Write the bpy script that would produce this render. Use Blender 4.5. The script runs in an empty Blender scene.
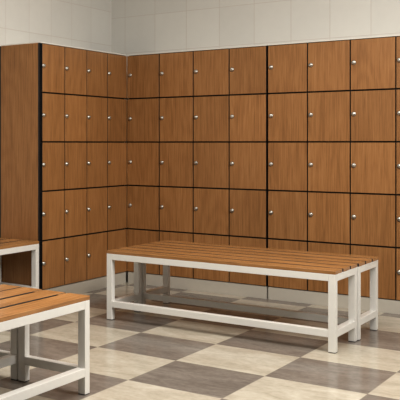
import bpy, bmesh, math
from mathutils import Vector, Matrix

scene = bpy.context.scene
COL = scene.collection
PI = math.pi

# ------------------------------------------------------------------ helpers
def add_box(bm, x0, x1, y0, y1, z0, z1, mi=0):
    vs = [bm.verts.new((x, y, z)) for z in (z0, z1) for y in (y0, y1) for x in (x0, x1)]
    fs = []
    for q in ((0, 2, 3, 1), (4, 5, 7, 6), (0, 1, 5, 4), (2, 6, 7, 3), (0, 4, 6, 2), (1, 3, 7, 5)):
        f = bm.faces.new([vs[i] for i in q]); f.material_index = mi; fs.append(f)
    return fs

def bevel(bm, w, seg=2):
    bmesh.ops.bevel(bm, geom=list(bm.edges), offset=w, segments=seg, profile=0.5, affect='EDGES', clamp_overlap=True)

def mesh(name, bm, mats, smooth=False):
    bmesh.ops.recalc_face_normals(bm, faces=bm.faces)
    me = bpy.data.meshes.new(name); bm.to_mesh(me); bm.free()
    for m in (mats if isinstance(mats, (list, tuple)) else [mats]): me.materials.append(m)
    if smooth:
        for p in me.polygons: p.use_smooth = True
    return me

def link(name, me, parent=None, loc=(0, 0, 0)):
    o = bpy.data.objects.new(name, me); COL.objects.link(o)
    o.location = loc
    if parent: o.parent = parent
    return o

def box_obj(name, dims, mat, parent=None, bev=0.0, loc=(0, 0, 0)):
    bm = bmesh.new(); add_box(bm, *dims)
    if bev: bevel(bm, bev)
    return link(name, mesh(name, bm, mat), parent, loc)

def thing(name, label, cat, loc, rz=0, group=None):
    o = bpy.data.objects.new(name, None); COL.objects.link(o)
    o.location = loc; o.rotation_euler = (0, 0, rz); o.empty_display_size = .1
    o['label'] = label; o['category'] = cat
    if group: o['group'] = group
    return o

def dup(root, loc, rz, label):
    r = root.copy(); COL.objects.link(r); r.location = loc; r.rotation_euler = (0, 0, rz); r['label'] = label
    for ch in list(root.children):
        c = ch.copy(); COL.objects.link(c); c.parent = r
        for g in list(ch.children):
            d = g.copy(); COL.objects.link(d); d.parent = c
    return r

# ------------------------------------------------------------------ materials
class NT:
    def __init__(s, name):
        s.m = bpy.data.materials.new(name); s.m.use_nodes = True
        s.t = s.m.node_tree; s.t.nodes.clear()
        s.out = s.n('ShaderNodeOutputMaterial'); s.b = s.n('ShaderNodeBsdfPrincipled')
        s.l(s.b.outputs[0], s.out.inputs[0])
    def n(s, k, **kw):
        x = s.t.nodes.new(k)
        for a, v in kw.items(): setattr(x, a, v)
        return x
    def l(s, a, b): s.t.links.new(a, b)
    def math(s, op, a, b=None, c=None):
        x = s.n('ShaderNodeMath', operation=op)
        for i, v in enumerate((a, b, c)):
            if v is None: continue
            if isinstance(v, (int, float)): x.inputs[i].default_value = v
            else: s.l(v, x.inputs[i])
        return x.outputs[0]
    def noise(s, vec, scale, detail=4, rough=.55, dist=0):
        x = s.n('ShaderNodeTexNoise'); s.l(vec, x.inputs['Vector'])
        x.inputs['Scale'].default_value = scale; x.inputs['Detail'].default_value = detail
        x.inputs['Roughness'].default_value = rough; x.inputs['Distortion'].default_value = dist
        return x.outputs['Fac']
    def ramp(s, fac, stops):
        x = s.n('ShaderNodeValToRGB'); s.l(fac, x.inputs[0]); e = x.color_ramp.elements
        while len(e) < len(stops): e.new(.5)
        for el, (p, c) in zip(e, stops): el.position = p; el.color = (*c, 1)
        return x.outputs[0]
    def mix(s, fac, a, b, bt='MIX'):
        x = s.n('ShaderNodeMix', data_type='RGBA', blend_type=bt)
        for k, v in ((0, fac), (6, a), (7, b)):
            if isinstance(v, (int, float)): x.inputs[k].default_value = v
            elif isinstance(v, tuple): x.inputs[k].default_value = (*v, 1)
            else: s.l(v, x.inputs[k])
        return x.outputs[2]
    def bump(s, h, strength, dist=.002):
        x = s.n('ShaderNodeBump'); x.inputs['Strength'].default_value = strength
        x.inputs['Distance'].default_value = dist; s.l(h, x.inputs['Height']); s.l(x.outputs[0], s.b.inputs['Normal'])

def plain(name, col, rough=.5, metal=0.0, noise_amt=.04, coat=0):
    t = NT(name)
    tc = t.n('ShaderNodeTexCoord').outputs['Object']
    f = t.noise(tc, 30, 3)
    c = t.mix(f, tuple(v * (1 - noise_amt) for v in col), tuple(min(1, v * (1 + noise_amt)) for v in col))
    t.l(c, t.b.inputs['Base Color'])
    t.b.inputs['Roughness'].default_value = rough; t.b.inputs['Metallic'].default_value = metal
    if coat: t.b.inputs['Coat Weight'].default_value = coat
    return t.m

def wood(name, axis, dark, mid, light, rough, ring=1.0):
    """grain running along the local axis (0 x, 2 z); every object gets its own piece of veneer"""
    t = NT(name)
    tc = t.n('ShaderNodeTexCoord').outputs['Object']
    rnd = t.n('ShaderNodeObjectInfo').outputs['Random']
    off = t.n('ShaderNodeCombineXYZ')
    t.l(t.math('MULTIPLY', rnd, 37.0), off.inputs[0]); t.l(t.math('MULTIPLY', rnd, 91.0), off.inputs[1]); t.l(t.math('MULTIPLY', rnd, 53.0), off.inputs[2])
    add = t.n('ShaderNodeVectorMath', operation='ADD'); t.l(tc, add.inputs[0]); t.l(off.outputs[0], add.inputs[1])
    def stretch(k, across):
        mp = t.n('ShaderNodeMapping'); sc = [across] * 3; sc[axis] = k
        mp.inputs['Scale'].default_value = sc; t.l(add.outputs[0], mp.inputs['Vector']); return mp.outputs[0]
    fig = t.noise(stretch(.8, 3.4), 1.0, 2, .4, .25)              # broad figure; its iso-lines make cathedral arches
    rings = t.math('SINE', t.math('MULTIPLY', fig, 70.0 * ring))
    rings = t.math('MULTIPLY_ADD', rings, .5, .5)
    fine = t.noise(stretch(3.2, 110), 1.0, 5, .65)
    pore = t.noise(stretch(7, 230), 1.0, 2, .6)
    broad = t.noise(stretch(.6, 5), 1.0, 3, .5)
    v = t.math('ADD', t.math('MULTIPLY_ADD', rings, .055, .022), t.math('MULTIPLY', fine, .62))
    v = t.math('ADD', v, t.math('MULTIPLY_ADD', broad, .18, .08))
    c = t.ramp(v, [(.30, dark), (.53, mid), (.76, light)])
    p = t.ramp(pore, [(.33, (.62, .55, .5)), (.45, (1, 1, 1))])
    c = t.mix(.55, c, p, 'MULTIPLY')
    tone = t.math('MULTIPLY_ADD', t.math('FRACT', t.math('MULTIPLY', rnd, 7.13)), .16, .92)
    tone_c = t.n('ShaderNodeCombineColor')
    for i in range(3): t.l(tone, tone_c.inputs[i])
    c = t.mix(1.0, c, tone_c.outputs[0], 'MULTIPLY')
    t.l(c, t.b.inputs['Base Color'])
    t.b.inputs['Roughness'].default_value = rough
    t.b.inputs['Specular IOR Level'].default_value = .35
    t.bump(fine, .12, .001)
    return t.m

M_VENEER = wood('oak_veneer', 2, (.162, .069, .020), (.300, .140, .047), (.408, .209, .082), .45)
M_SLAT = wood('teak_slat', 0, (.14, .062, .020), (.335, .162, .058), (.49, .27, .112), .27, .7)
M_EDGE = plain('black_laminate_edge', (.006, .005, .005), .5)
M_CARCASS = plain('black_carcass', (.008, .007, .006), .6)
M_LIGHT_LAM = plain('pale_laminate', (.70, .68, .62), .45)
M_PLINTH = plain('cream_plinth', (.47, .44, .38), .35)
M_STEEL = plain('white_powder_coat', (.71, .70, .665), .28, coat=.2)
M_CHROME = plain('brushed_chrome', (.62, .61, .57), .32, 1.0)
M_GAP_SHADE = plain('slat_gap_shade', (.014, .006, .003), .7)  # near-black colour standing in for shade between slats
M_DARK = plain('dark_plastic', (.03, .028, .026), .5)

def tile_wall(name, axis, u0, v0, tw, th, col):
    t = NT(name)
    pos = t.n('ShaderNodeNewGeometry').outputs['Position']
    sep = t.n('ShaderNodeSeparateXYZ'); t.l(pos, sep.inputs[0])
    U = t.math('DIVIDE', t.math('SUBTRACT', sep.outputs[axis], u0), tw)
    V = t.math('DIVIDE', t.math('SUBTRACT', sep.outputs[2], v0), th)
    def edge(w, size):
        f = t.math('FRACT', w)
        d = t.math('MULTIPLY', t.math('MINIMUM', f, t.math('SUBTRACT', 1.0, f)), size)
        return d
    d = t.math('MINIMUM', edge(U, tw), edge(V, th))
    g = t.n('ShaderNodeMapRange'); g.interpolation_type = 'SMOOTHSTEP'
    t.l(d, g.inputs[0]); g.inputs[1].default_value = .0010; g.inputs[2].default_value = .0034
    g = g.outputs[0]
    cell = t.n('ShaderNodeCombineXYZ'); t.l(t.math('FLOOR', U), cell.inputs[0]); t.l(t.math('FLOOR', V), cell.inputs[1])
    wn = t.n('ShaderNodeTexWhiteNoise', noise_dimensions='2D'); t.l(cell.outputs[0], wn.inputs['Vector'])
    mot = t.noise(pos, 14, 4)
    s = t.math('MULTIPLY_ADD', wn.outputs['Value'], .05, .95)
    s = t.math('MULTIPLY', s, t.math('MULTIPLY_ADD', mot, .06, .97))
    cc = t.n('ShaderNodeCombineColor')
    for i in range(3): t.l(s, cc.inputs[i])
    tile = t.mix(1.0, col, cc.outputs[0], 'MULTIPLY')
    t.l(t.mix(g, tuple(c * k for c, k in zip(col, (.86, .81, .79))), tile), t.b.inputs['Base Color'])
    t.b.inputs['Roughness'].default_value = .42
    t.b.inputs['Specular IOR Level'].default_value = .3
    t.bump(g, .5, .0015)
    return t.m

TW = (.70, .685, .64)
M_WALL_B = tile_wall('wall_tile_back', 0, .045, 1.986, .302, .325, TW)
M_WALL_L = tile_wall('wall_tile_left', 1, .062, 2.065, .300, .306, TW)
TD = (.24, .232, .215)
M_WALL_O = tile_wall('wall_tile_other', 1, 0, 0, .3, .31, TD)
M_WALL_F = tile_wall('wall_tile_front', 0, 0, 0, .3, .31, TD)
M_CEIL = plain('ceiling_paint', (.55, .54, .51), .8)

def floor_mat():
    gx, gy, tt = 1.5615, -2.1117, .4988
    t = NT('checker_floor_tile')
    pos = t.n('ShaderNodeNewGeometry').outputs['Position']
    sep = t.n('ShaderNodeSeparateXYZ'); t.l(pos, sep.inputs[0])
    U = t.math('DIVIDE', t.math('SUBTRACT', sep.outputs[0], gx), tt)
    V = t.math('DIVIDE', t.math('SUBTRACT', sep.outputs[1], gy), tt)
    fu, fv = t.math('FLOOR', U), t.math('FLOOR', V)
    par = t.math('FLOORED_MODULO', t.math('ADD', fu, fv), 2.0)
    par = t.math('GREATER_THAN', par, .5)
    def edge(w):
        f = t.math('FRACT', w)
        return t.math('MULTIPLY', t.math('MINIMUM', f, t.math('SUBTRACT', 1.0, f)), tt)
    d = t.math('MINIMUM', edge(U), edge(V))
    g = t.n('ShaderNodeMapRange'); t.l(d, g.inputs[0]); g.inputs[1].default_value = .0008; g.inputs[2].default_value = .0022
    g = g.outputs[0]
    cell = t.n('ShaderNodeCombineXYZ'); t.l(fu, cell.inputs[0]); t.l(fv, cell.inputs[1])
    wn = t.n('ShaderNodeTexWhiteNoise', noise_dimensions='2D'); t.l(cell.outputs[0], wn.inputs['Vector'])
    sc = t.n('ShaderNodeVectorMath', operation='SCALE'); t.l(wn.outputs['Color'], sc.inputs[0]); sc.inputs['Scale'].default_value = 20
    ad = t.n('ShaderNodeVectorMath', operation='ADD'); t.l(pos, ad.inputs[0]); t.l(sc.outputs[0], ad.inputs[1])
    mp = t.n('ShaderNodeMapping'); mp.inputs['Scale'].default_value = (4, 9, 1); t.l(ad.outputs[0], mp.inputs['Vector'])
    n1 = t.noise(mp.outputs[0], 1.0, 7, .62, .8)
    n2 = t.noise(ad.outputs[0], 38, 5, .6)
    n = t.math('ADD', t.math('MULTIPLY', n1, .7), t.math('MULTIPLY', n2, .3))
    light = t.ramp(n, [(.32, (.315, .280, .218)), (.5, (.405, .367, .298)), (.68, (.485, .448, .375))])
    dark = t.ramp(n, [(.32, (.122, .102, .086)), (.5, (.174, .149, .128)), (.68, (.228, .200, .174))])
    c = t.mix(par, light, dark)
    c = t.mix(g, (.27, .235, .19), c)
    t.l(c, t.b.inputs['Base Color'])
    r = t.math('MULTIPLY_ADD', n2, .12, .10)
    t.l(r, t.b.inputs['Roughness'])
    t.b.inputs['Specular IOR Level'].default_value = .13
    t.bump(g, .25, .0008)
    return t.m
M_FLOOR = floor_mat()

# ------------------------------------------------------------------ setting
WX, WY = -.40, .40           # left wall plane, back wall plane
RX, FY, CH = 5.6, -8.2, 3.1
def struct(name, dims, mat):
    o = box_obj(name, dims, mat); o['kind'] = 'structure'; return o
struct('floor', (WX - .15, RX + .15, FY - .15, WY + .15, -.12, 0), M_FLOOR)
struct('ceiling', (WX - .15, RX + .15, FY - .15, WY + .15, CH, CH + .12), M_CEIL)
struct('wall_left', (WX - .15, WX, FY, WY, 0, CH), M_WALL_L)
struct('wall_back', (WX - .15, RX + .15, WY, WY + .15, 0, CH), M_WALL_B)
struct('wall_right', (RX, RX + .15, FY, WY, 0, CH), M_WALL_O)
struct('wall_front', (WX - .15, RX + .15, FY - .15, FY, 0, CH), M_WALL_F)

# ------------------------------------------------------------------ locker banks
CW = .305                    # column width
ZB, ZT = .094, 1.919
RH = (ZT - ZB) / 5
NC = 4
DW, DH, DT = CW - .0080, RH - .0110, .020

def door_mesh(cut_l=0, cut_r=0):
    bm = bmesh.new()
    add_box(bm, -DW / 2 + cut_l, DW / 2 - cut_r, -DT, 0, -DH / 2, DH / 2)
    bmesh.ops.recalc_face_normals(bm, faces=bm.faces)
    bevel(bm, .0011, 1)
    bm.normal_update()
    for f in bm.faces:
        f.material_index = 0 if f.normal.y < -.5 else 1
    return mesh('door', bm, [M_VENEER, M_EDGE])

def lathe(bm, prof, cx, cz, mi=0, seg=20, sx=1):
    rings = []
    for r, y in prof:
        rings.append([bm.verts.new((cx + r * math.cos(2 * PI * k / seg), y, cz + r * math.sin(2 * PI * k / seg))) for k in range(seg)])
    for a, b in zip(rings, rings[1:]):
        for k in range(seg):
            f = bm.faces.new((a[k], a[(k + 1) % seg], b[(k + 1) % seg], b[k])); f.material_index = mi; f.smooth = True
    f = bm.faces.new(rings[-1]); f.material_index = mi

def lock_mesh():
    bm = bmesh.new()
    lathe(bm, [(.0165, 0), (.0165, -.0015), (.0150, -.0022)], 0, 0, 1)
    lathe(bm, [(.0150, -.0015), (.0138, -.0032), (.0122, -.0034), (.0118, -.0036), (.0108, -.0125), (.0096, -.0142), (.0050, -.0148)], 0, 0)
    add_box(bm, -.0011, .0011, -.0152, -.0140, -.0050, .0050, 1)
    return mesh('lock', bm, [M_CHROME, M_DARK])

DOOR, LOCK = door_mesh(), lock_mesh()

def locker_bank(label, loc, rz, left_panel, right_panel, cut_l, cut_r):
    """local frame: x along the doors, -y outwards, door faces in the plane y = 0"""
    W = NC * CW
    root = thing('locker_bank', label, 'lockers', loc, rz, 'wood-fronted locker banks in the corner')
    depth = .385
    bm = bmesh.new()                                                  # open-fronted black carcass: back, sides, shelves, dividers
    add_box(bm, .009, W - .009, depth - .012, depth, ZB, ZT)
    for i in range(NC + 1):
        x = min(max(i * CW, .009 + .008), W - .009 - .008)
        add_box(bm, x - .008, x + .008, DT + .001, depth - .012, ZB, ZT)
    for k in range(6):
        z = min(max(ZB + k * RH, ZB + .008), ZT - .008)
        for i in range(NC):
            x0 = max(i * CW, .009) + (.016 if i == 0 else .008); x1 = min((i + 1) * CW, W - .009) - (.016 if i == NC - 1 else .008)
            add_box(bm, x0, x1, DT + .001, depth - .012, z - .008, z + .008)
    link('carcass', mesh('carcass', bm, M_CARCASS), root)
    box_obj('top_panel', (.002, W - .002, .006, depth, ZT, ZT + .009), M_LIGHT_LAM, root)
    box_obj('plinth', (.006, W - .006, .006, .030, 0, ZB - .001), M_PLINTH, root, .001)
    if left_panel:
        box_obj('end_panel', (-.010, .008, DT + .002, depth - .012, .0, ZT), M_VENEER, root, .0008)
        box_obj('edge_strip', (-.009, .009, DT - .004, DT + .002, .0, ZT), M_EDGE, root)
        box_obj('gap_shade_strip', (-.002, .008, depth - .011, .399, .0, ZT), M_EDGE, root)  # black strip added to imitate the dark shade in the gap by the wall
    if right_panel:
        box_obj('end_panel', (W - .008, W + .010, DT, depth - .012, .0, ZT), M_VENEER, root, .0008)
    first = door_mesh(cut_l); last = door_mesh(0, cut_r)
    for i in range(NC):
        for k in range(5):
            d = link('door', first if i == 0 else last if i == NC - 1 else DOOR, root, (i * CW + CW / 2, DT, ZB + RH * k + RH / 2))
            l = link('lock', LOCK, d, (-DW / 2 + (.026 if i == 0 else .020), -DT, DH * .042))
    return root

# left bank faces +x (local x -> world y); near end panel faces the room
locker_bank('four-column oak-fronted locker bank on the left, with tall exposed wooden end panel', (0, -NC * CW, 0), PI / 2, True, False, .014, -.002)
locker_bank('four-column oak-fronted locker bank on the back wall, in the inner corner beside the left bank', (0, 0, 0), 0, False, False, -.002, .0045)
locker_bank('four-column oak-fronted locker bank at the right end of the back wall, behind the bench ends', (NC * CW, 0, 0), 0, False, True, .0045, 0)

# ------------------------------------------------------------------ benches
BL, BD, BT, TB, SL = 1.50, .395, .462, .040, .020
FT = BT - SL                 # top of the steel frame
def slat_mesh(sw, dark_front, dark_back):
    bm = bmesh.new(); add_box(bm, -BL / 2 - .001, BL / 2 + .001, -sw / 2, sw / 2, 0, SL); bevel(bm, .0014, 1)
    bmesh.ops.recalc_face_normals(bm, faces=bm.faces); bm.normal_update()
    for f in bm.faces:                                                # sides facing a gap are coloured dark to imitate the shade in it
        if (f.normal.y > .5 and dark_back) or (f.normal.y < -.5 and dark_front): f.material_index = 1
    return mesh('slat', bm, [M_SLAT, M_GAP_SHADE])

def bench(label, cx, cy, rz):
    """local frame: long side along x, front (with its low rail) on -y"""
    r = thing('slatted_bench', label, 'bench', (cx, cy, 0), rz, 'slatted changing room benches')
    def part(name, dims, mat, bev=.0018, parent=r):
        x0, x1, y0, y1, z0, z1 = dims
        cxx, cyy, czz = (x0 + x1) / 2, (y0 + y1) / 2, z0
        return box_obj(name, (x0 - cxx, x1 - cxx, y0 - cyy, y1 - cyy, 0, z1 - z0), mat, parent, bev, (cxx, cyy, czz))
    hx, hy = BL / 2, BD / 2
    for sx in (-1, 1):
        for sy in (-1, 1):
            x = sx * (hx - TB / 2); y = sy * (hy - TB / 2)
            l = part('leg', (x - TB / 2, x + TB / 2, y - TB / 2, y + TB / 2, .004, FT), M_STEEL)
            c = box_obj('foot_cap', (-TB / 2 + .0015, TB / 2 - .0015, -TB / 2 + .0015, TB / 2 - .0015, -.004, 0), M_DARK, l)
    for sy in (-1, 1):
        y = sy * (hy - TB / 2)
        part('top_rail', (-hx + TB, hx - TB, y - TB / 2, y + TB / 2, FT - TB, FT), M_STEEL)
    for sx in (-1, 1):
        x = sx * (hx - TB / 2)
        part('top_rail', (x - TB / 2, x + TB / 2, -hy + TB, hy - TB, FT - TB, FT), M_STEEL)
        part('low_rail', (x - TB / 2, x + TB / 2, -hy + TB, hy - TB, .086, .127), M_STEEL)
    y = -(hy - TB / 2)
    part('low_rail', (-hx + TB, hx - TB, y - TB / 2, y + TB / 2, .086, .127), M_STEEL)
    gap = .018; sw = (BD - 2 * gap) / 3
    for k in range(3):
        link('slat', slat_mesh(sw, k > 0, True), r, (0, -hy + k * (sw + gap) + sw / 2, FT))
    for k in range(2):                                                # short blocks close each gap near the two ends
        y0 = -hy + (k + 1) * sw + k * gap
        for sx in (-1, 1):
            xa, xb = sorted((sx * (hx - .012), sx * (hx - .075)))
            part('slat_spacer', (xa, xb, y0 + .0008, y0 + gap - .0008, FT, BT - .0015), M_SLAT, 0)
    return r

b = bench('long slatted bench in mid floor, front one of the side-by-side pair, fully in view', 1.433, -1.2125, 0)
rear = dup(b, (1.437, -.8000, 0), 0, 'long slatted bench in mid floor, rear one of the pair, nearest the back lockers')
dup(b, (1.3455, -3.680, 0), PI / 2, 'slatted bench nearest the viewer, its wood top and white corner at the bottom left')
tucked = dup(b, (.9405, -3.680, 0), PI / 2, 'slatted bench mostly out of frame at the lower left, tucked against the nearest bench')
dup(b, (-.2000, -1.992, 0), PI / 2, 'slatted bench at the left edge, its end against the wooden locker end panel')

for t in (rear, tucked):                                              # front slat faces the neighbour bench: its edge gets the painted shade too
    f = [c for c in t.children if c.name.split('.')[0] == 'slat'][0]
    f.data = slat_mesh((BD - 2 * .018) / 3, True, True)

# ------------------------------------------------------------------ light
def area(name, loc, target, sx, sy, power, col):
    d = bpy.data.lights.new(name, 'AREA'); d.shape = 'RECTANGLE'; d.size = sx; d.size_y = sy
    d.energy = power; d.color = col
    o = bpy.data.objects.new(name, d); COL.objects.link(o); o.location = loc
    o.rotation_euler = (Vector(target) - Vector(loc)).to_track_quat('-Z', 'Y').to_euler()
    return o
area('ceiling_lamp_main', (2.6, -2.9, CH - .03), (2.6, -2.9, 0), 3.2, 2.6, 186, (1, .955, .895))
area('ceiling_lamp_right', (4.9, -2.2, CH - .05), (2.2, -1.9, .4), 1.2, 1.2, 150, (1, .97, .93))

w = bpy.data.worlds.new('world'); scene.world = w; w.use_nodes = True
w.node_tree.nodes['Background'].inputs[0].default_value = (1, .95, .88, 1)
w.node_tree.nodes['Background'].inputs[1].default_value = .3

# ------------------------------------------------------------------ camera
cam = bpy.data.cameras.new('camera'); co = bpy.data.objects.new('camera', cam); COL.objects.link(co)
cam.sensor_width = 36; cam.sensor_fit = 'HORIZONTAL'
cam.lens = 868.545 / 400 * 36
cam.shift_x = .5
cam.shift_y = -(200 - 143.41) / 400
co.location = (3.7916, -6.3695, 1.178)
co.rotation_euler = (PI / 2, 0, math.radians(39.0765))
cam.clip_start = .05
scene.camera = co

scene.view_settings.view_transform = 'Standard'
scene.view_settings.look = 'None'
scene.view_settings.exposure = .04
scene.view_settings.gamma = .90
